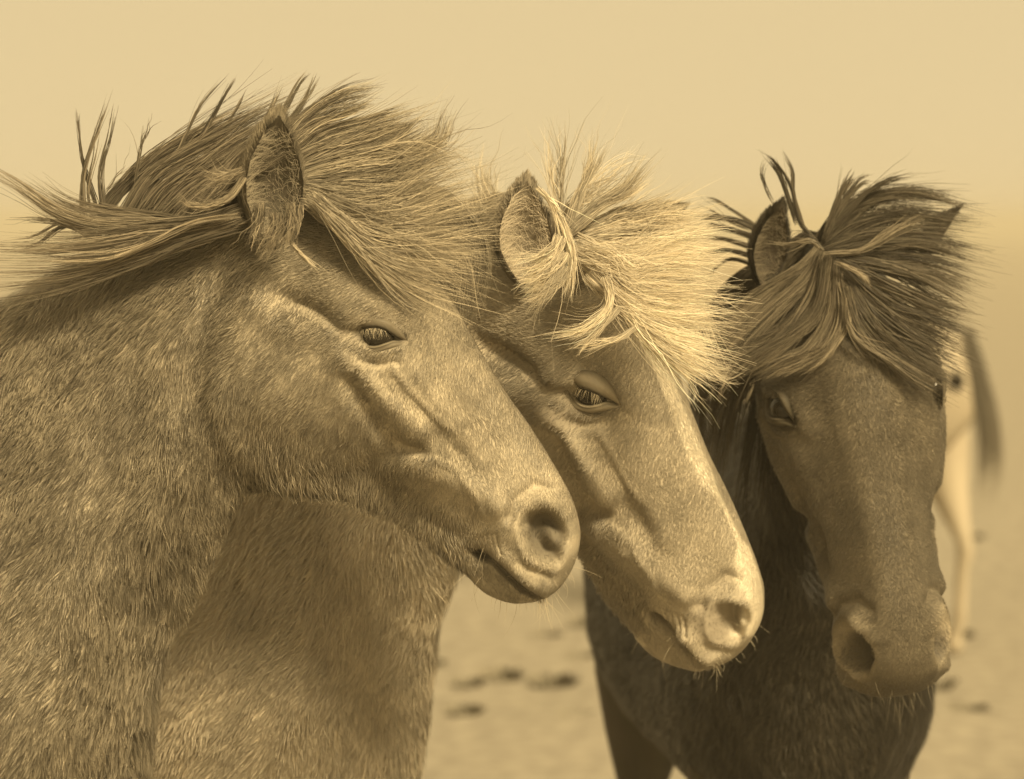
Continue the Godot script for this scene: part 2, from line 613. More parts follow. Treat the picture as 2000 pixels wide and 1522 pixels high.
func grow_fur(b: Dictionary, density: float, tint: Callable, lift := 1.0) -> MultiMesh:
	var v: PackedVector3Array = b.v
	var n: PackedVector3Array = b.n
	var flat: PackedVector3Array = b.flat
	var col: PackedColorArray = b.col
	var ts: PackedFloat32Array = b.ts
	var nv: int = b.nv
	var nr: int = b.nr
	var buf := PackedFloat32Array()
	var count := 0
	for i in nr - 1:
		if ts[i] < 2.0 or ts[i] > 27.2:
			continue
		for j in nv:
			var a := i * nv + j
			var a2 := i * nv + (j + 1) % nv
			var c := a + nv
			var p := v[a]
			var nn := n[a]
			if nn.dot(CAM - p) < -0.5 * 3.6:
				continue
			var s := to_view(p)
			if s.x < -700.0 or s.x > 2700.0 or s.y < -400.0 or s.y > 1950.0:
				continue
			var du := v[c] - p
			var dv := v[a2] - p
			var area := du.cross(dv).length() * 1e6      # square mm
			var f := flat[a]
			var bald := bare_at(f.x, f.y)
			var fl := flow_at(f.x, f.y)
			var length := fl.z
			var each := 0.8 + length * 0.4                # square mm for each tuft
			var want := area / each * density * (1.0 - 0.85 * bald)
			var m := int(want) + (1 if rng.randf() < want - int(want) else 0)
			if m == 0:
				continue
			var fu := flat[c] - f
			var fv := flat[a2] - f
			var det := fu.x * fv.y - fu.y * fv.x
			var dir := Vector3.ZERO
			if absf(det) > 0.02 * Vector2(fu.x, fu.y).length() * fv.length():
				var ka := (fl.x * fv.y - fl.y * fv.x) / det
				var kb := (fu.x * fl.y - fu.y * fl.x) / det
				dir = du * ka + dv * kb
				var frontal := smoothstep(0.08, 0.55, absf(det) / (Vector2(fu.x, fu.y).length() * dv.length() / U + 1e-6))
				dir = (du.normalized() * (1.0 if ts[i] > 13.0 else -1.0)).lerp(dir.normalized(), frontal)
			else:
				dir = du * (1.0 if ts[i] > 13.0 else -1.0)
			dir = (dir - nn * dir.dot(nn)).normalized()
			for q in m:
				var at := p + du * rng.randf() + dv * rng.randf()
				var wav := mottle.get_noise_3d(f.x * 0.7, f.y * 0.7, f.z) * 0.55 + mottle.get_noise_3d(f.x * 0.2, f.y * 0.2, 50.0) * 0.7 * clampf(length / 15.0, 0.2, 1.0) + rng.randfn(0.0, 0.16)
				var d := (dir + nn.cross(dir) * wav).normalized()
				var len := length * 0.001 * rng.randf_range(0.55, 1.3) * (1.0 + 0.5 * mottle.get_noise_3d(f.x * 0.45, f.y * 0.45, 90.0))
				var z := nn * len * lift * clampf(0.35 + length * 0.04, 0.45, 1.0) * rng.randf_range(0.6, 1.3)
				var x := d.cross(nn) * (0.00024 + 0.000014 * length)
				var y := d * len
				var shade: Color = col[a].lerp(tint.call(col[a], f, rng.randf()), clampf(0.1 + length / 18.0, 0.2, 1.0))
				buf.append_array([x.x, y.x, z.x, at.x, x.y, y.y, z.y, at.y, x.z, y.z, z.z, at.z, shade.r, shade.g, shade.b, 1.0])
				count += 1
	var mm := MultiMesh.new()
	mm.transform_format = MultiMesh.TRANSFORM_3D
	mm.use_colors = true
	mm.mesh = fur_mesh
	mm.instance_count = count
	mm.buffer = buf
	return mm


# ------------------------------------------------------------------ manes
func lock(pts: PackedVector3Array, count: int, r0: float, r1: float, width: float, tone: Color, vary: float, frizz := 1.0, short := 0.5) -> ArrayMesh:
	# hairs that follow one guide line; r0, r1 spread at root and tip (m)
	var v := PackedVector3Array()
	var n := PackedVector3Array()
	var c := PackedColorArray()
	var ix := PackedInt32Array()
	var total := 0.0
	for i in pts.size() - 1:
		total += pts[i].distance_to(pts[i + 1])
	var seg := clampi(int(total / 0.022) + 4, 6, 16)
	var clumps := []
	for k in maxi(3, count / 11):
		var a := rng.randf() * TAU
		var q := sqrt(rng.randf())
		clumps.append([Vector2(cos(a), sin(a)) * q, rng.randf_range(1.0 - vary * 0.6, 1.0 + vary * 0.8), rng.randf_range(-1, 1), rng.randf_range(-1, 1)])
	for h in count:
		var cl: Array = clumps[rng.randi() % clumps.size()]
		var a := rng.randf() * TAU
		var own := Vector2(cos(a), sin(a)) * sqrt(rng.randf())
		var spot: Vector2 = cl[0]
		var root := own
		var tip := spot * 1.0 + own * rng.randf_range(0.03, 0.3)
		var s0 := rng.randf_range(-0.02, 0.14) if rng.randf() < 0.75 else rng.randf_range(0.0, 0.5)
		var s1 := clampf(rng.randfn(0.92, 0.05 + 0.12 * minf(frizz, 1.0)), 0.35, 1.3) - short * 0.3 * rng.randf()
		var ph := rng.randf() * TAU
		var ph2 := rng.randf() * TAU
		var fr := frizz * (0.0008 + 0.0038 * rng.randf() ** 3)
		var wv := rng.randf_range(3.0, 9.0)
		var stray := rng.randfn(0.0, 0.011) * frizz if rng.randf() < 0.3 * frizz else 0.0
		var stray2 := rng.randfn(0.0, 0.012) * frizz if stray != 0.0 else 0.0
		var bright: float = cl[1] * rng.randf_range(1.0 - vary * 0.45, 1.0 + vary * 0.55)
		var face := Vector3(rng.randfn(0, 0.5), rng.randfn(0, 0.5), 1.0)
		var w := width * rng.randf_range(0.6, 1.3)
		var k0 := v.size()
		var prev := along(pts, s0 - 0.03)
		for i in seg + 1:
			var s := lerpf(s0, s1, float(i) / seg)
			var p := along(pts, s)
			var tan := (along(pts, s + 0.03) - prev)
			prev = p
			if i > 0:
				tan = along(pts, s + 0.02) - along(pts, s - 0.02)
			tan = tan.normalized()
			var n1 := tan.cross(Vector3.BACK).normalized()
			var n2 := tan.cross(n1)
			var sp := root.lerp(tip, smoothstep(0.0, 0.8, s))
			var rad := lerpf(r0, r1, s)
			var e := (s - s0) * (s - s0)
			p += n1 * (sp.x * rad + fr * sin(wv * s * 2.0 + ph) * minf(1.0, s * 3.0) + stray * e * 3.0 + cl[2] * 0.018 * frizz * e) + n2 * (sp.y * rad * 0.7 + fr * cos(wv * s * 1.6 + ph2) * minf(1.0, s * 3.0) + stray2 * e * 3.0 + cl[3] * 0.008 * e)
			var side := tan.cross(face).normalized()
			var nn := side.cross(tan)
			var f := float(i) / seg
			var hw := w * 0.5 * (1.0 - 0.85 * f * f) * smoothstep(-0.1, 0.12, f)
			v.append(p - side * hw)
			v.append(p + side * hw)
			n.append((nn - side * 0.5).normalized())
			n.append((nn + side * 0.5).normalized())
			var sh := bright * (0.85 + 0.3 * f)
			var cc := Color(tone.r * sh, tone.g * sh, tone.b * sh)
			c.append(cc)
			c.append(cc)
			if i > 0:
				var k := k0 + (i - 1) * 2
				ix.append_array(PackedInt32Array([k, k + 2, k + 1, k + 1, k + 2, k + 3]))
	return mesh_of(v, n, c, ix)


func guide(b: Dictionary, xy: Array, depth: float, over := 0.014, drape := true) -> PackedVector3Array:
	# a guide line given by places in the picture: it lies over the skin where there is skin, else at its own depth
	var near: Dictionary = b.near
	var pts := PackedVector3Array()
	for i in xy.size() / 2:
		var d := depth
		if drape:
			var key := int(xy[i * 2] / 14.0) * 1000 + int(xy[i * 2 + 1] / 14.0)
			d = minf(d, near.get(key, 99.0) - over)
		pts.append(view(xy[i * 2], xy[i * 2 + 1], d))
	return pts


func grow_mane(root: Node3D, b: Dictionary, called: String, guides: Array, depth: float, tone: Color, width: float, vary: float, mat: Material, thick := 1.0) -> void:
	# guides: [count, spread at root, spread at tip, brightness, depth offset, drape, frizz, points]
	var mane := Node3D.new()
	mane.name = called
	mane.position = -root.position
	root.add_child(mane, true)
	for g in guides:
		var pts := guide(b, g[7], depth + g[4], 0.012 + g[1] * U * 0.4, g[5])
		var t := Color(tone.r * g[3], tone.g * g[3], tone.b * g[3])
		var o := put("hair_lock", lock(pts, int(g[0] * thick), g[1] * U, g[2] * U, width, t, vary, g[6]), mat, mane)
		o.set_meta("kind", "stuff")


# ------------------------------------------------------------------ ears, eyes, whiskers
func make_ear(root: Node3D, base: Vector3, tip: Vector3, open: Vector3, half: float, coat: Color, inner: Color, tuft: Color, hairs: int, mat: Material) -> void:
	var up := (tip - base)
	var len := up.length()
	up = up.normalized()
	var f := (open - up * open.dot(up)).normalized()
	var s := up.cross(f)
	var rows := 34
	var cols := 25
	var EAR := Curve.new()          # half width from base to tip
	for p in [[0.0, 0.22], [0.14, 0.66], [0.33, 0.98], [0.48, 1.0], [0.64, 0.86], [0.8, 0.58], [0.91, 0.3], [1.0, 0.0]]:
		EAR.add_point(Vector2(p[0], p[1]), 0, 0, Curve.TANGENT_LINEAR, Curve.TANGENT_LINEAR)
	var v := PackedVector3Array()
	var c := PackedColorArray()
	var iv := PackedVector3Array()
	var ic := PackedColorArray()
	for i in rows:
		var u := float(i) / (rows - 1)
		var w := half * EAR.sample(u)
		for j in cols:
			var a := (float(j) / (cols - 1) * 2.0 - 1.0)
			var ang := a * lerpf(2.0, 1.5, u)
			var x := sin(ang) * w if absf(ang) < PI / 2 else signf(ang) * w * (1.0 - 0.25 * (absf(ang) - PI / 2) ** 2)
			var depth := -cos(ang) * w * 0.95
			var wob := fine.get_noise_3d(a * 20.0, u * 30.0, half * 1000.0) * 0.0012
			var p := base + up * (len * u) + s * x + f * (depth + wob + 0.03 * u * u - 0.01)
			v.append(p)
			var k := 0.85 + 0.3 * mottle.get_noise_2d(a * 60.0, u * 60.0)
			var rim := 0.75 if absf(a) > 0.85 or u > 0.93 else 1.0
			c.append(Color(coat.r * k * rim, coat.g * k * rim, coat.b * k * rim))
			var inn := base + up * (len * lerpf(0.03, 0.975, u)) + s * x * 0.97 + f * (depth * 0.90 + 0.0035 * cos(ang) + wob + 0.03 * u * u - 0.01 + 0.001)
			iv.append(inn)
			ic.append(Color(inner.r * k, inner.g * k, inner.b * k))
	var ear := put("ear", grid_mesh(v, c, rows, cols, false, -f), coat_mat, root, -root.position)
	put("inner_ear", grid_mesh(iv, ic, rows, cols, false, f), coat_mat, ear)
	# hair in the ear: short curly tufts from both walls
	var hv := PackedVector3Array()
	var hn := PackedVector3Array()
	var hc := PackedColorArray()
	var hx := PackedInt32Array()
	for h in hairs:
		var u := rng.randf_range(0.06, 0.86)
		var sd := -1.0 if rng.randf() < 0.55 else 1.0
		var edge := rng.randf() < 0.4
		var j := int(clampf((12.0 + sd * (rng.randf_range(8.0, 12.0) if edge else rng.randf_range(1.0, 10.0))), 0, cols - 1))
		var p := iv[int(u * (rows - 1)) * cols + j] + f * 0.001
		var curl := rng.randf_range(-0.9, 0.9)
		var dir := (up * rng.randf_range(-0.2, 1.0) - s * sd * rng.randf_range(0.2, 1.0) + f * rng.randf_range(0.15, 0.7)).normalized()
		var l := rng.randf_range(0.010, 0.030)
		var k0 := hv.size()
		var bright := rng.randf_range(0.55, 1.25)
		for q in 5:
			var w := 0.0006 * (1.0 - 0.2 * q)
			var side := dir.cross(f + up * 0.3).normalized()
			hv.append(p - side * w * 0.5)
			hv.append(p + side * w * 0.5)
			hn.append((f - side * 0.4).normalized())
			hn.append((f + side * 0.4).normalized())
			for e in 2:
				hc.append(Color(tuft.r * bright, tuft.g * bright, tuft.b * bright))
			if q > 0:
				var k := k0 + (q - 1) * 2
				hx.append_array(PackedInt32Array([k, k + 2, k + 1, k + 1, k + 2, k + 3]))
			p += dir * l / 4.0
			dir = dir.rotated(f, curl * 0.5).normalized()
	put("ear_hair", mesh_of(hv, hn, hc, hx), mat, ear).set_meta("kind", "stuff")
	# soft fringe along the rim and down the back
	var mm := MultiMesh.new()
	var buf := PackedFloat32Array()
	var count := 0
	for h in 2600:
		var i := rng.randi_range(0, rows - 2)
		var rimmed := rng.randf() < 0.6
		var j := (rng.randi_range(0, 3) if rng.randf() < 0.5 else rng.randi_range(cols - 4, cols - 1)) if rimmed else rng.randi_range(0, cols - 1)
		var p := v[i * cols + j].lerp(v[(i + 1) * cols + j], rng.randf())
		var away := (p - (base + up * len * float(i) / rows))
		away = (away - up * away.dot(up)).normalized()
		var y := (up * 0.9 + away * 0.25 + s * rng.randfn(0, 0.12)).normalized() * rng.randf_range(0.007, 0.014)
		var z := away * 0.006
		var x := y.cross(z).normalized() * 0.0007
		var k := rng.randf_range(0.6, 1.4)
		buf.append_array([x.x, y.x, z.x, p.x, x.y, y.y, z.y, p.y, x.z, y.z, z.z, p.z, coat.r * k, coat.g * k, coat.b * k, 1.0])
		count += 1
	mm.transform_format = MultiMesh.TRANSFORM_3D
	mm.use_colors = true
	mm.mesh = fur_mesh
	mm.instance_count = count
	mm.buffer = buf
	var o := MultiMeshInstance3D.new()
	o.name = "ear_fur"
	o.multimesh = mm
	o.material_override = fur_mat
	o.set_meta("kind", "stuff")
	ear.add_child(o, true)


func make_eye(root: Node3D, b: Dictionary, side: float, lid: Color, lash: Color, shut: float, off := Vector2.ZERO, tilt := 0.0) -> void:
	var head: Transform3D = b.head
	var flat: PackedVector3Array = b.flat
	# skin height beside the socket
	var zs := 0.0
	var best := 1e9
	for k in range(0, (b.nr as int) * (b.nv as int)):
		var f := flat[k]
		if f.z * side > 0.0:
			var d := (f.x - 746.0 - off.x) ** 2 + (f.y - 696.0 - off.y) ** 2
			if d < best:
				best = d
				zs = absf(f.z)
	var mid := Vector3(746, 648, zs - 20.0)
	var ball := 31.0
	var place := func(p0: Vector3) -> Vector3:
		var p := mid + (p0 - mid).rotated(Vector3(0.5686, 0.8226, 0), tilt) + Vector3(off.x, off.y, 0)
		return head * Vector3((p.x - 560.0) * U, (420.0 - p.y) * U, p.z * U * side)
	var sphere := SphereMesh.new()
	sphere.radius = ball * U * head.basis.get_scale().x
	sphere.height = sphere.radius * 2.0
	sphere.radial_segments = 40
	sphere.rings = 24
	var eye := put("eye", sphere, eye_mat, root, place.call(mid) - root.position)
	var on_ball := func(x: float, y: float, r: float) -> Vector3:
		var q := r * r - (x - mid.x) ** 2 - (y - mid.y) ** 2
		return Vector3(x, y, mid.z + sqrt(maxf(q, 16.0)))
	var s := shut
	var upper := [[700, 650], [711, 637 + 3 * s], [726, 628 + 10 * s], [742, 626 + 11 * s], [758, 632 + 9 * s], [773, 645 + 5 * s], [794, 661]]
	var above := [[688, 648], [700, 624], [719, 609], [742, 604], [766, 611], [787, 631], [804, 662]]
	var lower := [[700, 650], [712, 661], [728, 667], [744, 667], [760, 662], [775, 658], [794, 661]]
	var below := [[686, 652], [704, 676], [724, 687], [746, 687], [767, 680], [786, 671], [804, 664]]
	for e in 2:
		var inner: Array = upper if e == 0 else lower
		var outer: Array = above if e == 0 else below
		var ip := PackedVector3Array()
		var op := PackedVector3Array()
		for k in 7:
			ip.append(on_ball.call(inner[k][0], inner[k][1], ball + 2.5))
			op.append(Vector3(outer[k][0], outer[k][1], zs - (3.0 if e == 0 else 5.0) - (6.0 if k == 0 or k == 6 else 0.0)))
		var v := PackedVector3Array()
		var c := PackedColorArray()
		for i in 25:
			var t := i / 24.0
			var a := along(ip, t)
			var o := along(op, t)
			for j in 9:
				var g := j / 8.0
				var p := a.lerp(o, g)
				p.z += (sin(g * PI) * (11.0 if e == 0 else 6.0) + sin(g * 13.0) * 1.2) * sin(t * PI)
				if j == 0:
					p.z -= 5.0
				v.append(place.call(p))
				var k := lerpf(0.3, 1.0, smoothstep(0.1, 0.45, g)) * lerpf(1.0, 0.5, smoothstep(0.75, 1.0, g)) * (0.9 + 0.2 * fine.get_noise_2d(i * 7.0, j * 9.0))
				if e == 1 and j == 1:
					k = 1.3
				c.append(Color(lid.r * k, lid.g * k, lid.b * k))
		put("eyelid", grid_mesh(v, c, 25, 9, false, head.basis * Vector3(0, 0, side)), skin_mat, eye, -(place.call(mid) as Vector3))
		if e == 0:
			var hv := PackedVector3Array()
			var hn := PackedVector3Array()
			var hc := PackedColorArray()
			var hx := PackedInt32Array()
			var zdir := head.basis * Vector3(0, 0, side)
			for h in 44:
				var t := rng.randf_range(0.1, 0.72)
				var p: Vector3 = place.call(along(ip, t) + Vector3(0, -1, 1))
				var dir := (head.basis * Vector3((t - 0.45) * 0.5 + rng.randfn(0, 0.28), -0.75, side * 0.75)).normalized()
				var l := rng.randf_range(0.008, 0.017)
				var k0 := hv.size()
				var bright := rng.randf_range(0.7, 1.3)
				for q in 4:
					var sd := dir.cross(zdir).normalized() * 0.00022 * (1.0 - q * 0.27)
					hv.append(p - sd)
					hv.append(p + sd)
					for x in 2:
						hn.append(zdir.normalized())
						hc.append(Color(lash.r * bright, lash.g * bright, lash.b * bright))
					if q > 0:
						var k := k0 + (q - 1) * 2
						hx.append_array(PackedInt32Array([k, k + 2, k + 1, k + 1, k + 2, k + 3]))
					p += dir * l / 3.0
					dir = (dir + head.basis * Vector3(0, -0.25, -0.2 * side)).normalized()
			put("eyelashes", mesh_of(hv, hn, hc, hx), hair_mat, eye, -(place.call(mid) as Vector3)).set_meta("kind", "stuff")


func make_whiskers(root: Node3D, b: Dictionary, tone: Color, count: int) -> void:
	var v: PackedVector3Array = b.v
	var n: PackedVector3Array = b.n
	var flat: PackedVector3Array = b.flat
	var hv := PackedVector3Array()
	var hn := PackedVector3Array()
	var hc := PackedColorArray()
	var hx := PackedInt32Array()
	var made := 0
	var from: int = (b.nr as int) * (b.nv as int) * 2 / 3
	while made < count:
		var k := rng.randi_range(from, (b.nr as int) * (b.nv as int) - 1)
		var f := flat[k]
		if f.y < 1060.0 or f.x < 890.0 or f.y - 1060.0 < (f.x - 1000.0) * 0.5 * rng.randf():
			continue
		var p := v[k]
		var dir := (n[k] * 0.9 + Vector3(rng.randfn(0, 0.3), -0.45 + rng.randfn(0, 0.3), rng.randfn(0, 0.3))).normalized()
		var l := rng.randf_range(0.008, 0.024) if rng.randf() < 0.75 else rng.randf_range(0.03, 0.06)
		var k0 := hv.size()
		var bend := Vector3(rng.randfn(0, 0.1), -0.06, rng.randfn(0, 0.1))
		for q in 7:
			var sd := dir.cross(CAM - p).normalized() * 0.0002 * (1.0 - q * 0.13)
			hv.append(p - sd)
			hv.append(p + sd)
			for x in 2:
				hn.append((CAM - p).normalized())
				hc.append(tone)
			if q > 0:
				var kk := k0 + (q - 1) * 2
				hx.append_array(PackedInt32Array([kk, kk + 2, kk + 1, kk + 1, kk + 2, kk + 3]))
			p += dir * l / 6.0
			dir = (dir + bend).normalized()
		made += 1
	put("whiskers", mesh_of(hv, hn, hc, hx), hair_mat, root, -root.position).set_meta("kind", "stuff")


func horse_root(called: String, label: String, body: Transform3D) -> Node3D:
	var root := Node3D.new()
	root.name = called
	var p := body * Vector3(-1300.0 * U, (420.0 - 2943.0) * U, 0)
	root.position = Vector3(p.x, 0.0, p.z)
	add_child(root, true)
	root.set_meta("label", label)
	root.set_meta("category", "horse")
	return root


func dress(root: Node3D, b: Dictionary, density: float, tint: Callable, lift := 1.0) -> void:
	put("body", mesh_of(b.v, b.n, b.col, b.ix), coat_mat, root, -root.position)
	if density > 0.0:
		var o := MultiMeshInstance3D.new()
		o.name = "fur"
		o.multimesh = grow_fur(b, density, tint, lift)
		o.material_override = fur_mat
		o.position = -root.position
		o.set_meta("kind", "stuff")
		root.add_child(o, true)


func pose(w: Vector3, px: float, py: float, d: float, size: float, roll := 0.0) -> Transform3D:
	var turn := Basis.IDENTITY if w.length() < 1e-6 else Basis(w.normalized(), w.length())
	turn = turn * Basis(Vector3(0.5686, -0.8226, 0.0).normalized(), roll)      # about the length of the head
	return Transform3D(turn.scaled(Vector3.ONE * size), view(px, py, d))


# ------------------------------------------------------------------ the four horses
func horse_near() -> void:
	var head := pose(Vector3.ZERO, 560, 420, 3.5, 1.0)
	var base := Color(0.43, 0.375, 0.28)
	var skin := Color(0.12, 0.105, 0.08)
	var coat := func(x: float, y: float, z: float, t: float) -> Color:
		var k := 1.0 + 0.34 * mottle.get_noise_3d(x * 0.35, y * 0.35, z * 0.35) + 0.2 * mottle.get_noise_3d(x * 1.1, y * 1.1, z) + 0.15 * fine.get_noise_3d(x * 0.25, y * 0.25, z * 0.25)
		k *= lerpf(1.0, 1.06, smoothstep(14.0, 17.0, t) * (1.0 - smoothstep(24.0, 26.5, t)))
		var c := Color(base.r * k, base.g * k, base.b * k)
		return c.lerp(skin, 0.85 * bare_at(x, y)) if t > 12.0 else c
	var b := build_body(head, head, coat, 1.0, Vector2.ZERO, Vector2.ZERO, 1.0)
	var root := horse_root("horse", "brown shaggy horse in front, in profile, mane blown forward over its brow", b.body)
	dress(root, b, 1.0, func(c: Color, f: Vector3, r: float) -> Color:
		var k := 0.76 + 0.62 * r * r + 0.45 * fine.get_noise_2d(f.x * 0.3, f.y * 0.3)
		if r > 0.985 and flow_at(f.x, f.y).z > 10.0: k *= 1.35
		return Color(c.r * k, c.g * k, c.b * k))
	make_eye(root, b, 1.0, Color(0.2, 0.172, 0.125), Color(0.46, 0.4, 0.29), 0.85)
	make_eye(root, b, -1.0, Color(0.2, 0.172, 0.125), Color(0.46, 0.4, 0.29), 0.85)
	var d := 3.5
	make_ear(root, view(536, 478, d - 0.095), view(530, 222, d - 0.10), Vector3(0.6, 0.0, 1.0), 62 * U, Color(0.3, 0.26, 0.19), Color(0.12, 0.104, 0.076), Color(0.3, 0.26, 0.19), 700, hair_mat)
	make_ear(root, view(690, 390, d + 0.09), view(771, 240, d + 0.08), Vector3(0.8, 0.0, 0.4), 50 * U, Color(0.17, 0.145, 0.105), Color(0.16, 0.14, 0.1), Color(0.36, 0.31, 0.22), 150, hair_mat)
	make_whiskers(root, b, Color(0.5, 0.43, 0.31), 70)
	# [count, spread root, spread tip, brightness, depth offset, drape, frizz, points]
	var mane := [
		[240, 16, 14, 0.75, 0.0, false, 0.6, [190, 430, 235, 370, 300, 310, 400, 255, 520, 200]],
		[260, 20, 16, 0.7, -0.02, false, 0.6, [240, 430, 290, 350, 360, 300, 450, 250, 560, 195]],
		[300, 26, 20, 0.7, -0.03, false, 0.6, [280, 430, 330, 365, 400, 320, 480, 270, 580, 215]],
		[300, 26, 22, 0.75, -0.04, false, 0.6, [330, 430, 380, 380, 440, 340, 500, 290, 590, 240]],
		[300, 26, 22, 0.75, -0.05, false, 0.6, [380, 430, 420, 390, 460, 350, 510, 310, 590, 260]],
		[300, 24, 24, 0.6, 0.0, false, 0.6, [240, 440, 280, 400, 340, 370, 420, 330, 500, 300]],
		[300, 28, 24, 0.55, -0.03, true, 0.6, [250, 450, 310, 425, 380, 410, 440, 380, 490, 330]],
		[300, 28, 24, 0.5, -0.03, true, 0.6, [330, 460, 390, 440, 430, 410, 465, 370, 490, 320]],
		[90, 26, 16, 1.0, -0.11, true, 0.8, [548, 415, 545, 440, 530, 470, 512, 500]],
		[90, 20, 14, 1.2, -0.115, true, 0.8, [572, 395, 572, 425, 562, 455, 552, 490]],
		[70, 14, 12, 1.0, -0.11, true, 0.8, [505, 395, 505, 430, 498, 455, 490, 485]],
		[70, 7, 9, 1.35, -0.10, true, 0.8, [478, 345, 450, 385, 410, 405, 375, 406, 352, 396]],
		[50, 10, 14, 1.1, -0.10, true, 1.0, [480, 330, 450, 345, 420, 350, 392, 345]],
		[34, 7, 3, 0.6, -0.02, false, 0.22, [320, 340, 350, 290, 388, 210, 442, 148]],
		[34, 7, 3, 0.6, -0.02, false, 0.22, [370, 310, 410, 240, 440, 190, 464, 147]],
		[20, 5, 2, 0.6, -0.02, false, 0.22, [430, 260, 460, 215, 484, 171]],
		[14, 5, 5, 0.8, -0.02, false, 1.0, [262, 360, 272, 300, 285, 262, 293, 238]],
		[8, 5, 5, 0.8, -0.02, false, 1.0, [200, 380, 235, 340, 262, 315]],
		[30, 8, 3, 0.55, -0.01, false, 0.22, [196, 425, 165, 330, 155, 255, 152, 213]],
		[40, 8, 3, 0.55, -0.02, false, 0.22, [165, 460, 162, 350, 190, 260, 212, 192]],
		[30, 8, 3, 0.55, -0.02, false, 0.22, [205, 420, 196, 340, 214, 265, 226, 203]],
		[16, 4, 3, 0.7, -0.02, false, 0.22, [178, 420, 172, 370, 186, 300, 192, 250]],
		[120, 18, 8, 0.85, -0.05, true, 0.5, [480, 415, 400, 440, 300, 424, 200, 412, 125, 392, 60, 350]],
		[160, 22, 12, 0.9, -0.06, true, 0.5, [480, 415, 400, 445, 290, 440, 190, 436, 110, 408, 40, 360, -30, 320]],
		[200, 22, 20, 0.8, -0.07, true, 0.5, [480, 415, 400, 440, 300, 452, 200, 470, 100, 480, -20, 480]],
		[220, 22, 26, 0.7, -0.07, true, 0.5, [480, 415, 400, 445, 310, 470, 220, 505, 120, 530, -30, 535]],
		[160, 16, 22, 0.6, -0.07, true, 0.5, [470, 440, 370, 468, 280, 505, 190, 535, 90, 560, -30, 575]],
		[60, 7, 10, 1.3, -0.09, true, 0.5, [470, 420, 380, 435, 290, 475, 220, 500, 140, 508, 70, 505]],
		[40, 6, 16, 0.7, -0.03, false, 0.5, [260, 445, 180, 430, 120, 440, 70, 470, 20, 480]],
		[40, 6, 20, 0.7, -0.03, false, 0.6, [280, 470, 200, 470, 140, 440, 80, 425, 20, 420]]]
	var fore := [
		[40, 10, 4, 0.8, 0.0, false, 0.25, [520, 270, 556, 212, 585, 160, 602, 138]],
		[50, 10, 5, 0.8, 0.0, false, 0.25, [540, 270, 580, 215, 602, 175, 618, 142]],
		[30, 8, 3, 0.8, 0.0, false, 0.22, [500, 270, 530, 215, 552, 168]],
		[160, 16, 7, 0.8, 0.0, false, 0.6, [540, 290, 600, 225, 670, 185, 735, 171]],
		[180, 18, 10, 0.85, 0.0, false, 0.6, [550, 300, 610, 245, 680, 215, 735, 192]],
		[200, 22, 10, 0.85, 0.01, false, 0.6, [560, 320, 630, 265, 720, 235, 800, 212]],
		[220, 24, 14, 0.85, 0.0, false, 0.8, [565, 330, 640, 290, 730, 260, 818, 235]],
		[260, 26, 16, 0.9, 0.0, false, 0.8, [570, 345, 660, 305, 750, 285, 845, 250]],
		[260, 26, 16, 0.9, -0.01, false, 0.9, [570, 355, 670, 320, 770, 305, 850, 275, 872, 228]],
		[280, 28, 22, 0.95, -0.02, false, 1.0, [575, 365, 680, 335, 790, 320, 870, 290]],
		[280, 28, 24, 0.95, -0.03, false, 1.0, [580, 375, 690, 355, 790, 345, 885, 320]],
		[260, 26, 26, 0.9, -0.04, true, 1.2, [585, 380, 690, 375, 790, 375, 895, 345]],
		[260, 26, 26, 1.0, -0.05, true, 1.3, [590, 380, 680, 395, 780, 400, 905, 372]],
		[240, 24, 26, 1.0, -0.06, true, 1.3, [595, 385, 680, 420, 780, 425, 915, 400]],
		[240, 22, 26, 1.1, -0.07, true, 1.3, [600, 385, 675, 438, 780, 450, 922, 430]],
		[220, 18, 24, 1.15, -0.08, true, 1.2, [605, 382, 660, 430, 720, 470, 810, 480, 920, 470]],
		[220, 14, 18, 1.25, -0.09, true, 1.0, [612, 385, 660, 430, 720, 485, 790, 530, 890, 550]],
		[200, 12, 20, 1.2, -0.09, true, 1.1, [615, 390, 670, 450, 740, 515, 820, 560, 905, 585]],
		[200, 20, 22, 1.1, -0.08, true, 1.3, [690, 440, 760, 465, 840, 500, 915, 525]],
		[220, 22, 24, 0.9, -0.06, true, 1.2, [700, 420, 780, 440, 860, 465, 930, 480]],
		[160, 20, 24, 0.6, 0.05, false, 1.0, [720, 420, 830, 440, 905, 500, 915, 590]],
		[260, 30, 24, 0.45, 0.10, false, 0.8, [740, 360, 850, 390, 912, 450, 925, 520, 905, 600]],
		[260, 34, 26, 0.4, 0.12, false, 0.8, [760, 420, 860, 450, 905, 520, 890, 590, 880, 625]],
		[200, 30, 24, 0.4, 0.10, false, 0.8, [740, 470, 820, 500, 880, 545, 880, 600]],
		[26, 4, 3, 1.0, -0.10, true, 0.4, [545, 445, 570, 475, 600, 505, 634, 528]],
		[40, 10, 30, 1.1, -0.02, false, 2.0, [700, 300, 800, 290, 880, 300, 930, 320]],
		[40, 10, 30, 1.2, -0.08, true, 2.2, [640, 380, 740, 420, 850, 450, 940, 420]]]
	grow_mane(root, b, "mane", mane, d - 0.03, Color(0.205, 0.175, 0.127), 0.0010, 0.9, hair_mat, 1.0)
	grow_mane(root, b, "forelock", fore, d - 0.03, Color(0.30, 0.26, 0.19), 0.0009, 0.9, hair_mat, 1.0)


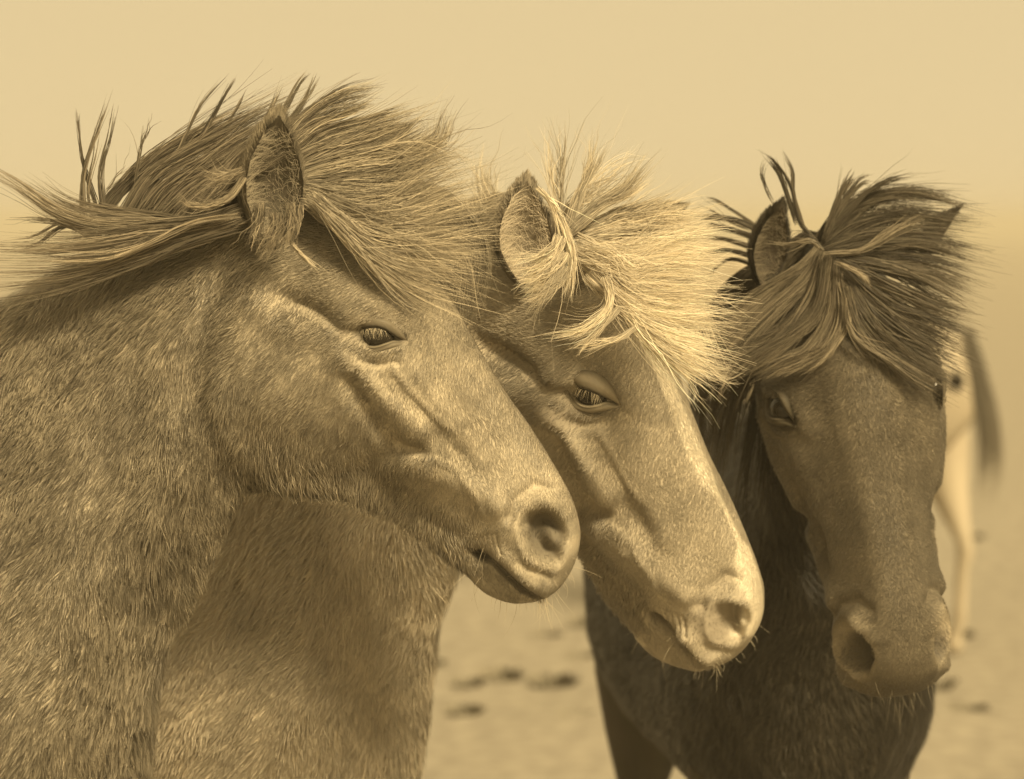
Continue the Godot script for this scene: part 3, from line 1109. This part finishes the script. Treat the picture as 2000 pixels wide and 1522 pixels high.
func horse_pale() -> void:
	var head := pose(Vector3(0.1676, -0.0062, -0.1456), 1000.0, 466.0, 3.72, 1.127, 0.40)
	var body := pose(Vector3(0, -0.40, 0), 1050, 440, 3.80, 1.04)
	var base := Color(0.58, 0.508, 0.385)
	var skin := Color(0.30, 0.26, 0.2)
	var coat := func(x: float, y: float, z: float, t: float) -> Color:
		var k := 1.0 + 0.25 * mottle.get_noise_3d(x * 0.35 + 400.0, y * 0.35, z * 0.35) + 0.12 * fine.get_noise_3d(x * 0.25, y * 0.25, z * 0.25)
		k *= lerpf(1.34, 0.81, smoothstep(10.5, 14.5, t))
		var c := Color(base.r * k, base.g * k, base.b * k)
		# narrow white blaze down the face
		var wide := 24.0 + 7.0 * mottle.get_noise_2d(t * 14.0, 3.0)
		wide *= smoothstep(14.0, 16.0, t) * (1.0 - 0.75 * (smoothstep(19.2, 19.6, t) - smoothstep(20.6, 21.0, t))) * (1.0 - smoothstep(24.0, 24.6, t))
		var top := 1.0 if t > 13.5 and relief_at(x, y) < 99.0 else 0.0
		if absf(z - 16.0) < wide + 6.0 and top > 0.0 and y < lerpf(470.0, 1110.0, clampf((t - 15.0) / 9.0, 0.0, 1.0)) + 80.0:
			c = c.lerp(Color(0.84, 0.76, 0.6), 1.0 - smoothstep(wide - 4.0, wide + 6.0, absf(z - 16.0)))
		return c.lerp(skin, 0.85 * bare_at(x, y)) if t > 12.0 else c
	var b := build_body(head, body, coat, 1.0, Vector2(34, 8), Vector2(48, -38), 1.15, Vector2(10, -6), 0.3, Vector2(-26, 18))
	var root := horse_root("horse", "pale blond horse in the middle, narrow white blaze, half-closed eye, fair tousled forelock", b.body)
	dress(root, b, 0.9, func(c: Color, f: Vector3, r: float) -> Color:
		var far := 0.3 if f.x < 470.0 else 1.0
		var k := 0.94 + far * (-0.14 + 0.45 * r * r) + 0.28 * far * fine.get_noise_2d(f.x * 0.5, f.y * 0.5)
		return Color(minf(c.r * k, 0.85), minf(c.g * k, 0.78), minf(c.b * k, 0.62)))
	make_eye(root, b, 1.0, Color(0.3, 0.26, 0.19), Color(0.75, 0.66, 0.49), 1.15, Vector2(50, -40), 0.15)
	make_eye(root, b, -1.0, Color(0.3, 0.26, 0.19), Color(0.6, 0.52, 0.38), 1.0)
	var d := 3.66
	make_ear(root, view(1030, 556, d - 0.055), view(1018, 358, d - 0.03), Vector3(0.35, 0.0, 1.0), 58 * U, Color(0.34, 0.295, 0.22), Color(0.26, 0.225, 0.17), Color(0.6, 0.52, 0.39), 800, pale_hair_mat)
	make_ear(root, view(1235, 490, d + 0.1), view(1312, 394, d + 0.1), Vector3(0.8, 0.0, 0.5), 40 * U, Color(0.34, 0.29, 0.21), Color(0.36, 0.31, 0.23), Color(0.6, 0.53, 0.4), 120, pale_hair_mat)
	make_whiskers(root, b, Color(0.62, 0.55, 0.41), 80)
	var fore := [
		[26, 8, 14, 0.8, 0.02, false, 1.2, [1100, 450, 1084, 380, 1072, 310, 1060, 262]],
		[26, 8, 12, 0.8, 0.02, false, 1.2, [1096, 440, 1096, 360, 1090, 290, 1078, 240]],
		[14, 8, 8, 0.8, 0.02, false, 1.2, [1120, 430, 1140, 360, 1146, 300, 1142, 256]],
		[60, 10, 8, 0.75, 0.0, false, 0.8, [1105, 450, 1132, 375, 1156, 322, 1172, 272]],
		[120, 12, 10, 0.72, 0.0, false, 0.7, [1110, 455, 1165, 400, 1222, 365, 1264, 312]],
		[80, 12, 10, 0.75, 0.0, false, 0.8, [1110, 458, 1180, 400, 1232, 372, 1262, 340]],
		[160, 14, 14, 0.8, 0.02, false, 0.9, [1110, 465, 1195, 425, 1255, 410, 1312, 392]],
		[240, 18, 22, 0.9, 0.02, false, 1.0, [1115, 475, 1205, 440, 1290, 425, 1372, 420]],
		[260, 20, 26, 0.95, 0.01, false, 1.1, [1118, 485, 1210, 462, 1300, 455, 1382, 455]],
		[260, 20, 26, 1.0, 0.0, false, 1.1, [1122, 495, 1210, 488, 1300, 485, 1388, 490]],
		[260, 22, 26, 1.0, -0.02, true, 1.1, [1126, 500, 1205, 520, 1300, 520, 1392, 525]],
		[260, 22, 26, 1.0, -0.04, true, 1.1, [1130, 505, 1200, 545, 1290, 555, 1396, 560]],
		[260, 22, 26, 1.05, -0.05, true, 1.1, [1140, 515, 1205, 565, 1290, 590, 1400, 600]],
		[260, 22, 26, 1.05, -0.06, true, 1.1, [1150, 530, 1215, 590, 1300, 625, 1398, 640]],
		[240, 20, 26, 1.05, -0.06, true, 1.1, [1165, 540, 1225, 605, 1300, 655, 1396, 685]],
		[220, 18, 22, 1.05, -0.06, true, 1.1, [1190, 560, 1235, 620, 1305, 680, 1388, 715]],
		[180, 12, 18, 1.1, -0.06, true, 1.1, [1200, 575, 1250, 640, 1320, 695, 1390, 732]],
		[120, 10, 16, 1.0, -0.05, true, 1.1, [1240, 640, 1290, 690, 1340, 720, 1375, 745]],
		[150, 10, 9, 1.1, -0.08, true, 0.6, [1180, 540, 1192, 575, 1180, 612, 1140, 642, 1080, 652]],
		[80, 6, 8, 1.05, -0.08, true, 0.6, [1212, 598, 1186, 628, 1150, 660, 1120, 685]],
		[60, 6, 8, 1.0, -0.08, true, 0.6, [1240, 640, 1210, 662, 1180, 672, 1140, 682]],
		[110, 6, 8, 1.2, -0.10, true, 0.6, [1085, 410, 1104, 450, 1118, 500, 1116, 545, 1110, 580]],
		[70, 6, 6, 1.2, -0.10, true, 0.6, [1048, 365, 1076, 395, 1096, 435, 1112, 480]],
		[140, 14, 14, 1.1, -0.11, true, 0.9, [1096, 460, 1082, 490, 1050, 516, 1010, 532]],
		[140, 14, 16, 1.05, -0.11, true, 0.9, [1104, 490, 1086, 520, 1052, 548, 1020, 560]],
		[110, 14, 18, 0.95, -0.11, true, 0.9, [1108, 520, 1088, 550, 1060, 576, 1030, 590]],
		[200, 30, 36, 1.0, -0.05, true, 1.6, [1118, 480, 1180, 505, 1250, 515, 1330, 510]],
		[120, 26, 30, 1.05, -0.07, true, 2.0, [1130, 490, 1190, 510, 1240, 540, 1290, 540]],
		[70, 10, 50, 0.9, 0.05, false, 2.0, [1090, 450, 1130, 400, 1200, 350, 1260, 330]],
		[22, 8, 10, 1.0, 0.02, true, 1.0, [1370, 700, 1395, 725, 1420, 740, 1440, 735]],
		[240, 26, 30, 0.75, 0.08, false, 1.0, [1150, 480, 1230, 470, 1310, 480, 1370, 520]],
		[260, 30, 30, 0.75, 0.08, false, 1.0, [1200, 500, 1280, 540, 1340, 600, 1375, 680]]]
	var mane := [
		[160, 30, 40, 0.75, 0.05, false, 1.4, [985, 500, 950, 450, 930, 410, 900, 370]],
		[160, 30, 40, 0.7, 0.05, false, 1.4, [975, 520, 940, 480, 905, 460, 860, 440]],
		[60, 20, 50, 0.9, 0.06, false, 1.6, [990, 460, 950, 380, 930, 330, 935, 280]],
		[200, 30, 30, 0.65, 0.03, false, 1.0, [960, 560, 930, 530, 900, 520, 870, 510]]]
	grow_mane(root, b, "forelock", fore, d - 0.06, Color(0.63, 0.56, 0.43), 0.0010, 0.55, pale_hair_mat, 1.15)
	grow_mane(root, b, "mane", mane, d + 0.03, Color(0.62, 0.55, 0.42), 0.0010, 0.5, pale_hair_mat, 1.0)


func horse_dark() -> void:
	var head := pose(Vector3(0.39, -1.42, -0.2265), 1620.0, 517.0, 3.95, 1.055)
	var body := pose(Vector3(0, -1.5, 0), 1672, 520, 4.02, 1.0)
	var base := Color(0.155, 0.133, 0.096)
	var skin := Color(0.06, 0.05, 0.036)
	var coat := func(x: float, y: float, z: float, t: float) -> Color:
		var k := 1.0 + 0.35 * mottle.get_noise_3d(x * 0.35 - 300.0, y * 0.35, z * 0.35)
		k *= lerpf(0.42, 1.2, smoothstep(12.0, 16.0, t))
		if t > 19.0:      # pale hair round the nostrils, dark muzzle
			var q := Vector2((x - 1064.0) / 42.0, (y - 1042.0) / 58.0).rotated(0.4).length()
			k *= 1.0 + 1.1 * smoothstep(0.75, 1.0, q) * (1.0 - smoothstep(1.05, 1.45, q))
			k *= lerpf(1.0, 0.85, smoothstep(24.0, 26.0, t))
		var c := Color(base.r * k, base.g * k, base.b * k)
		return c.lerp(skin, 0.85 * bare_at(x, y)) if t > 12.0 else c
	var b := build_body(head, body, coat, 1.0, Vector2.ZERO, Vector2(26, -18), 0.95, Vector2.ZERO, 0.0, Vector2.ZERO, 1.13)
	var root := horse_root("horse", "dark brown horse at right, facing forward under a heavy black forelock", b.body)
	dress(root, b, 1.0, func(c: Color, f: Vector3, r: float) -> Color:
		var k := 0.6 + 1.1 * r * r + 0.4 * fine.get_noise_2d(f.x * 0.5, f.y * 0.5)
		if r > 0.96: k *= 1.5
		return Color(c.r * k, c.g * k, c.b * k))
	make_eye(root, b, 1.0, Color(0.1, 0.086, 0.062), Color(0.12, 0.1, 0.07), -0.4, Vector2(30, -20), 0.5)
	make_eye(root, b, -1.0, Color(0.15, 0.128, 0.09), Color(0.12, 0.1, 0.07), -0.4, Vector2(10, -7), 0.1)
	var d := 3.92
	make_ear(root, view(1498, 560, d - 0.02), view(1512, 400, d - 0.02), Vector3(0.45, 0.0, 1.0), 42 * U, Color(0.065, 0.055, 0.04), Color(0.12, 0.1, 0.075), Color(0.2, 0.17, 0.12), 350, hair_mat)
	make_ear(root, view(1818, 510, d + 0.09), view(1848, 404, d + 0.08), Vector3(0.8, 0.0, 0.5), 27 * U, Color(0.085, 0.072, 0.052), Color(0.1, 0.085, 0.06), Color(0.16, 0.13, 0.1), 100, hair_mat)
	make_whiskers(root, b, Color(0.3, 0.26, 0.19), 70)
	var fore := [
		[240, 16, 26, 1.5, -0.02, true, 0.5, [1605, 485, 1570, 525, 1500, 572, 1440, 620, 1395, 665]],
		[260, 16, 26, 1.4, -0.03, true, 0.5, [1610, 490, 1575, 550, 1510, 610, 1450, 670, 1405, 720]],
		[260, 16, 24, 1.35, -0.04, true, 0.5, [1615, 495, 1585, 580, 1530, 650, 1465, 690, 1410, 715]],
		[260, 16, 24, 1.5, -0.05, true, 0.5, [1620, 500, 1600, 600, 1550, 655, 1490, 700, 1440, 735]],
		[240, 14, 18, 1.6, -0.05, true, 0.5, [1628, 510, 1622, 610, 1580, 680, 1530, 705, 1480, 730]],
		[200, 12, 14, 1.6, -0.05, true, 0.5, [1638, 530, 1642, 620, 1615, 680, 1575, 700, 1520, 722]],
		[120, 9, 10, 1.7, -0.06, true, 0.5, [1645, 550, 1658, 610, 1640, 655, 1600, 700, 1560, 722]],
		[200, 14, 22, 1.1, -0.05, true, 0.5, [1640, 505, 1720, 520, 1800, 545, 1885, 590]],
		[240, 16, 26, 0.95, -0.05, true, 0.5, [1642, 512, 1725, 555, 1810, 590, 1895, 620]],
		[240, 16, 26, 0.95, -0.05, true, 0.5, [1645, 520, 1725, 585, 1810, 625, 1895, 660]],
		[240, 16, 26, 0.9, -0.05, true, 0.5, [1650, 535, 1720, 605, 1800, 655, 1890, 700]],
		[240, 16, 24, 0.85, -0.05, true, 0.5, [1655, 550, 1705, 630, 1780, 690, 1880, 745]],
		[220, 14, 22, 0.8, -0.05, true, 0.5, [1658, 560, 1690, 640, 1755, 705, 1860, 760]],
		[160, 10, 14, 1.3, -0.06, true, 0.5, [1655, 560, 1672, 630, 1710, 680, 1780, 730, 1840, 765]],
		[40, 5, 8, 2.0, -0.07, true, 0.5, [1650, 580, 1658, 640, 1690, 680, 1750, 712]],
		[30, 5, 6, 2.2, -0.07, true, 0.5, [1630, 510, 1680, 530, 1710, 550]],
		[220, 22, 20, 0.9, 0.02, false, 0.6, [1595, 490, 1650, 415, 1730, 380, 1850, 385]],
		[260, 24, 24, 0.8, 0.02, false, 0.6, [1600, 495, 1680, 440, 1770, 420, 1895, 430]],
		[260, 24, 26, 0.8, 0.01, false, 0.6, [1605, 500, 1690, 465, 1790, 455, 1900, 470]],
		[260, 24, 28, 0.85, 0.0, false, 0.6, [1610, 505, 1700, 490, 1800, 490, 1900, 520]],
		[240, 22, 28, 0.9, -0.02, false, 0.6, [1620, 508, 1710, 510, 1810, 525, 1905, 560]],
		[120, 14, 20, 0.8, 0.02, false, 0.6, [1620, 470, 1700, 395, 1790, 375, 1900, 400]],
		[60, 9, 6, 1.0, 0.0, false, 0.5, [1610, 470, 1635, 400, 1655, 360, 1672, 338]],
		[50, 9, 6, 1.0, 0.0, false, 0.5, [1610, 470, 1650, 395, 1680, 355, 1704, 348]],
		[40, 8, 6, 0.9, 0.0, false, 0.5, [1620, 450, 1690, 380, 1740, 355, 1782, 350]],
		[60, 6, 6, 1.6, -0.06, false, 0.5, [1612, 496, 1680, 490, 1740, 455, 1802, 424]],
		[40, 6, 5, 0.9, -0.02, false, 0.25, [1600, 480, 1560, 430, 1545, 365, 1515, 318, 1488, 300]],
		[40, 6, 5, 0.8, -0.02, false, 0.25, [1556, 440, 1535, 375, 1515, 330, 1494, 305]],
		[30, 6, 4, 0.8, -0.02, false, 0.25, [1570, 450, 1550, 380, 1545, 335, 1527, 300]],
		[12, 4, 3, 0.8, -0.02, false, 0.22, [1512, 400, 1492, 360, 1488, 330, 1497, 305]],
		[40, 5, 5, 1.4, -0.08, true, 0.6, [1610, 490, 1580, 470, 1545, 480, 1505, 478]]]
	var mane := [
		[50, 8, 5, 0.7, 0.03, false, 0.25, [1490, 455, 1440, 430, 1395, 424, 1355, 424]],
		[60, 8, 6, 0.7, 0.03, false, 0.4, [1490, 470, 1435, 450, 1400, 440, 1376, 436]],
		[50, 7, 4, 0.6, 0.03, false, 0.25, [1485, 490, 1430, 470, 1400, 465, 1378, 462]],
		[50, 7, 4, 0.6, 0.03, false, 0.25, [1480, 505, 1430, 490, 1400, 490, 1376, 498]],
		[40, 6, 4, 0.6, 0.03, false, 0.25, [1480, 520, 1430, 505, 1400, 520, 1386, 540]],
		[14, 4, 4, 0.7, 0.03, false, 0.25, [1490, 450, 1430, 410, 1400, 392, 1380, 388]],
		[10, 4, 3, 0.7, 0.03, false, 0.4, [1480, 455, 1420, 430, 1390, 412, 1356, 400]],
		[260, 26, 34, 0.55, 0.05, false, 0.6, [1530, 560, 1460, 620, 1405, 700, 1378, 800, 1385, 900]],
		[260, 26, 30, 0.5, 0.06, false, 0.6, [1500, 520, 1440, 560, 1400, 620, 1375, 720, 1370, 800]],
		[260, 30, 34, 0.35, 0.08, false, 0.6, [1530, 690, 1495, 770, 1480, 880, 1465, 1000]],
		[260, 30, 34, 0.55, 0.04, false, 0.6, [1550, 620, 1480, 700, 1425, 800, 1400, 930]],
		[200, 20, 24, 0.7, 0.01, false, 0.5, [1605, 480, 1560, 490, 1520, 530, 1480, 590]],
		[160, 20, 20, 0.6, 0.02, false, 0.5, [1600, 470, 1570, 465, 1540, 490, 1515, 530]],
		[200, 24, 26, 0.5, 0.03, false, 0.6, [1500, 520, 1470, 560, 1430, 590, 1400, 600]],
		[200, 26, 26, 0.5, 0.03, false, 0.6, [1500, 560, 1460, 600, 1430, 650, 1410, 700]]]
	grow_mane(root, b, "forelock", fore, d - 0.05, Color(0.088, 0.075, 0.054), 0.0011, 0.85, hair_mat, 1.1)
	grow_mane(root, b, "mane", mane, d + 0.02, Color(0.13, 0.11, 0.078), 0.0012, 0.6, hair_mat, 1.0)


func horse_far() -> void:
	var t := pose(Vector3(0, PI - 1.0, 0), 1371, 473, 11.6, 0.95)
	var coat := func(x: float, y: float, z: float, _t: float) -> Color:
		var k := 1.0 + 0.2 * mottle.get_noise_3d(x * 0.2, y * 0.2, z * 0.2)
		return Color(0.46 * k, 0.40 * k, 0.30 * k)
	var b := build_body(t, t, coat, 0.35)
	var root := horse_root("horse", "pale horse far behind the dark one, only its hindquarters showing, out of focus", b.body)
	dress(root, b, 0.0, coat)
	var tail := [
		[200, 40, 70, 0.35, 0.0, false, 0.6, [1886, 640, 1912, 720, 1934, 810, 1940, 890, 1934, 970]],
		[120, 40, 60, 0.35, 0.0, false, 0.6, [1886, 650, 1906, 740, 1922, 830, 1924, 930]]]
	grow_mane(root, b, "tail", tail, 10.1, Color(0.4, 0.35, 0.26), 0.003, 0.4, hair_mat, 1.0)


# ------------------------------------------------------------------ ground
func make_ground() -> void:
	var m := StandardMaterial3D.new()
	m.resource_name = "dry_soil"
	m.roughness = 0.95
	m.metallic_specular = 0.2
	var nt := NoiseTexture2D.new()
	nt.width = 1024
	nt.height = 1024
	nt.seamless = true
	var fn := FastNoiseLite.new()
	fn.seed = 12
	fn.frequency = 0.012
	fn.fractal_octaves = 5
	nt.noise = fn
	var g := Gradient.new()
	g.offsets = PackedFloat32Array([0.0, 0.32, 0.5, 0.75, 1.0])
	g.colors = PackedColorArray([Color(0.23, 0.205, 0.165).linear_to_srgb(), Color(0.285, 0.255, 0.205).linear_to_srgb(), Color(0.31, 0.28, 0.225).linear_to_srgb(), Color(0.35, 0.315, 0.25).linear_to_srgb(), Color(0.38, 0.34, 0.275).linear_to_srgb()])
	nt.color_ramp = g
	m.albedo_texture = nt
	m.uv1_triplanar = true
	m.uv1_world_triplanar = true
	m.uv1_scale = Vector3.ONE * 0.8
	var v := PackedVector3Array()
	var c := PackedColorArray()
	var xs := []
	for i in 81:
		var s := i / 40.0 - 1.0
		xs.append(signf(s) * (absf(s) * 8.0 + pow(absf(s), 6.0) * 600.0))
	for i in 81:
		for j in 81:
			var x: float = xs[j]
			var z: float = xs[i] - 8.0
			var far := Vector2(x, z).length()
			v.append(Vector3(x, 0.05 * mottle.get_noise_2d(x * 30.0, z * 30.0) * smoothstep(5.0, 9.0, far) - 0.012, z))
			c.append(Color.WHITE)
	var o := put("ground", grid_mesh(v, c, 81, 81, false, Vector3.UP), m, self)
	o.set_meta("kind", "structure")
	o.set_meta("label", "pale dry trampled ground of the plain")


func make_tussocks() -> void:
	# low dark tufts of dry grass on the pale ground
	var m := StandardMaterial3D.new()
	m.resource_name = "dry_grass"
	m.vertex_color_use_as_albedo = true
	m.roughness = 0.9
	var kinds := []
	for kind in 3:
		var v := PackedVector3Array()
		var n := PackedVector3Array()
		var c := PackedColorArray()
		var ix := PackedInt32Array()
		for h in 160:
			var a := rng.randf() * TAU
			var r := sqrt(rng.randf()) * 0.055
			var p := Vector3(cos(a) * r * 1.5, -0.03, sin(a) * r)
			var dir := Vector3(cos(a) * 0.5 + rng.randfn(0, 0.3), 1.0, sin(a) * 0.5 + rng.randfn(0, 0.3)).normalized()
			var l := rng.randf_range(0.04, 0.09)
			var side := dir.cross(Vector3(rng.randfn(), 0, rng.randfn())).normalized() * 0.003
			var k := rng.randf_range(0.6, 1.3)
			var k0 := v.size()
			v.append_array([p - side, p + side, p + dir * l * 0.6 + side, p + dir * l + Vector3(dir.x, -0.3, dir.z) * 0.03])
			for e in 4:
				n.append(Vector3.UP)
				c.append(Color(0.34 * k, 0.3 * k, 0.22 * k))
			ix.append_array([k0, k0 + 2, k0 + 1, k0, k0 + 3, k0 + 2])
		kinds.append(mesh_of(v, n, c, ix))
	var spots := [
		[1135, 1215, .55, "small dark grass tuft high between the brown muzzle and the dark horse's chest"], [1065, 1243, .6, "dark grass tuft right below the brown horse's lips"],
		[845, 1297, .5, "small dark grass tuft close beside the pale horse's chest"], [978, 1320, .8, "broad dark grass tuft in the middle of the gap between the two horses"],
		[1078, 1332, .85, "largest dark grass tuft, nearer the dark horse in the gap"], [915, 1335, .55, "small dark grass tuft left of the broad one in the gap"],
		[905, 1388, .6, "low dark grass tuft beside the pale horse's chest at the lower edge"], [1135, 1283, .5, "small dark grass tuft close beside the dark horse's flank"],
		[1120, 1402, .6, "dark grass tuft at the lower edge beside the dark horse's leg"],
		[1872, 1240, .55, "dark grass tuft right of the dark horse's nostril"], [1842, 1335, .5, "dark grass tuft close beside the dark horse's chin"],
		[1892, 1385, .6, "dark grass tuft at the lower right, below the dark horse's chin"], [1900, 1050, .6, "farthest dark grass tuft, behind the far horse's hind leg"]]
	for i in spots.size():
		var q: Array = spots[i]
		var far := view(q[0], q[1], 1.0) - CAM
		var o := put("grass_tussock", kinds[i % 3], m, self, CAM + far * (CAM.y / -far.y))
		o.rotation.y = rng.randf() * TAU
		o.scale = Vector3.ONE * (q[2] as float)
		o.set_meta("label", q[3])
		o.set_meta("category", "grass tuft")
		o.set_meta("group", "dark grass tufts on the plain")
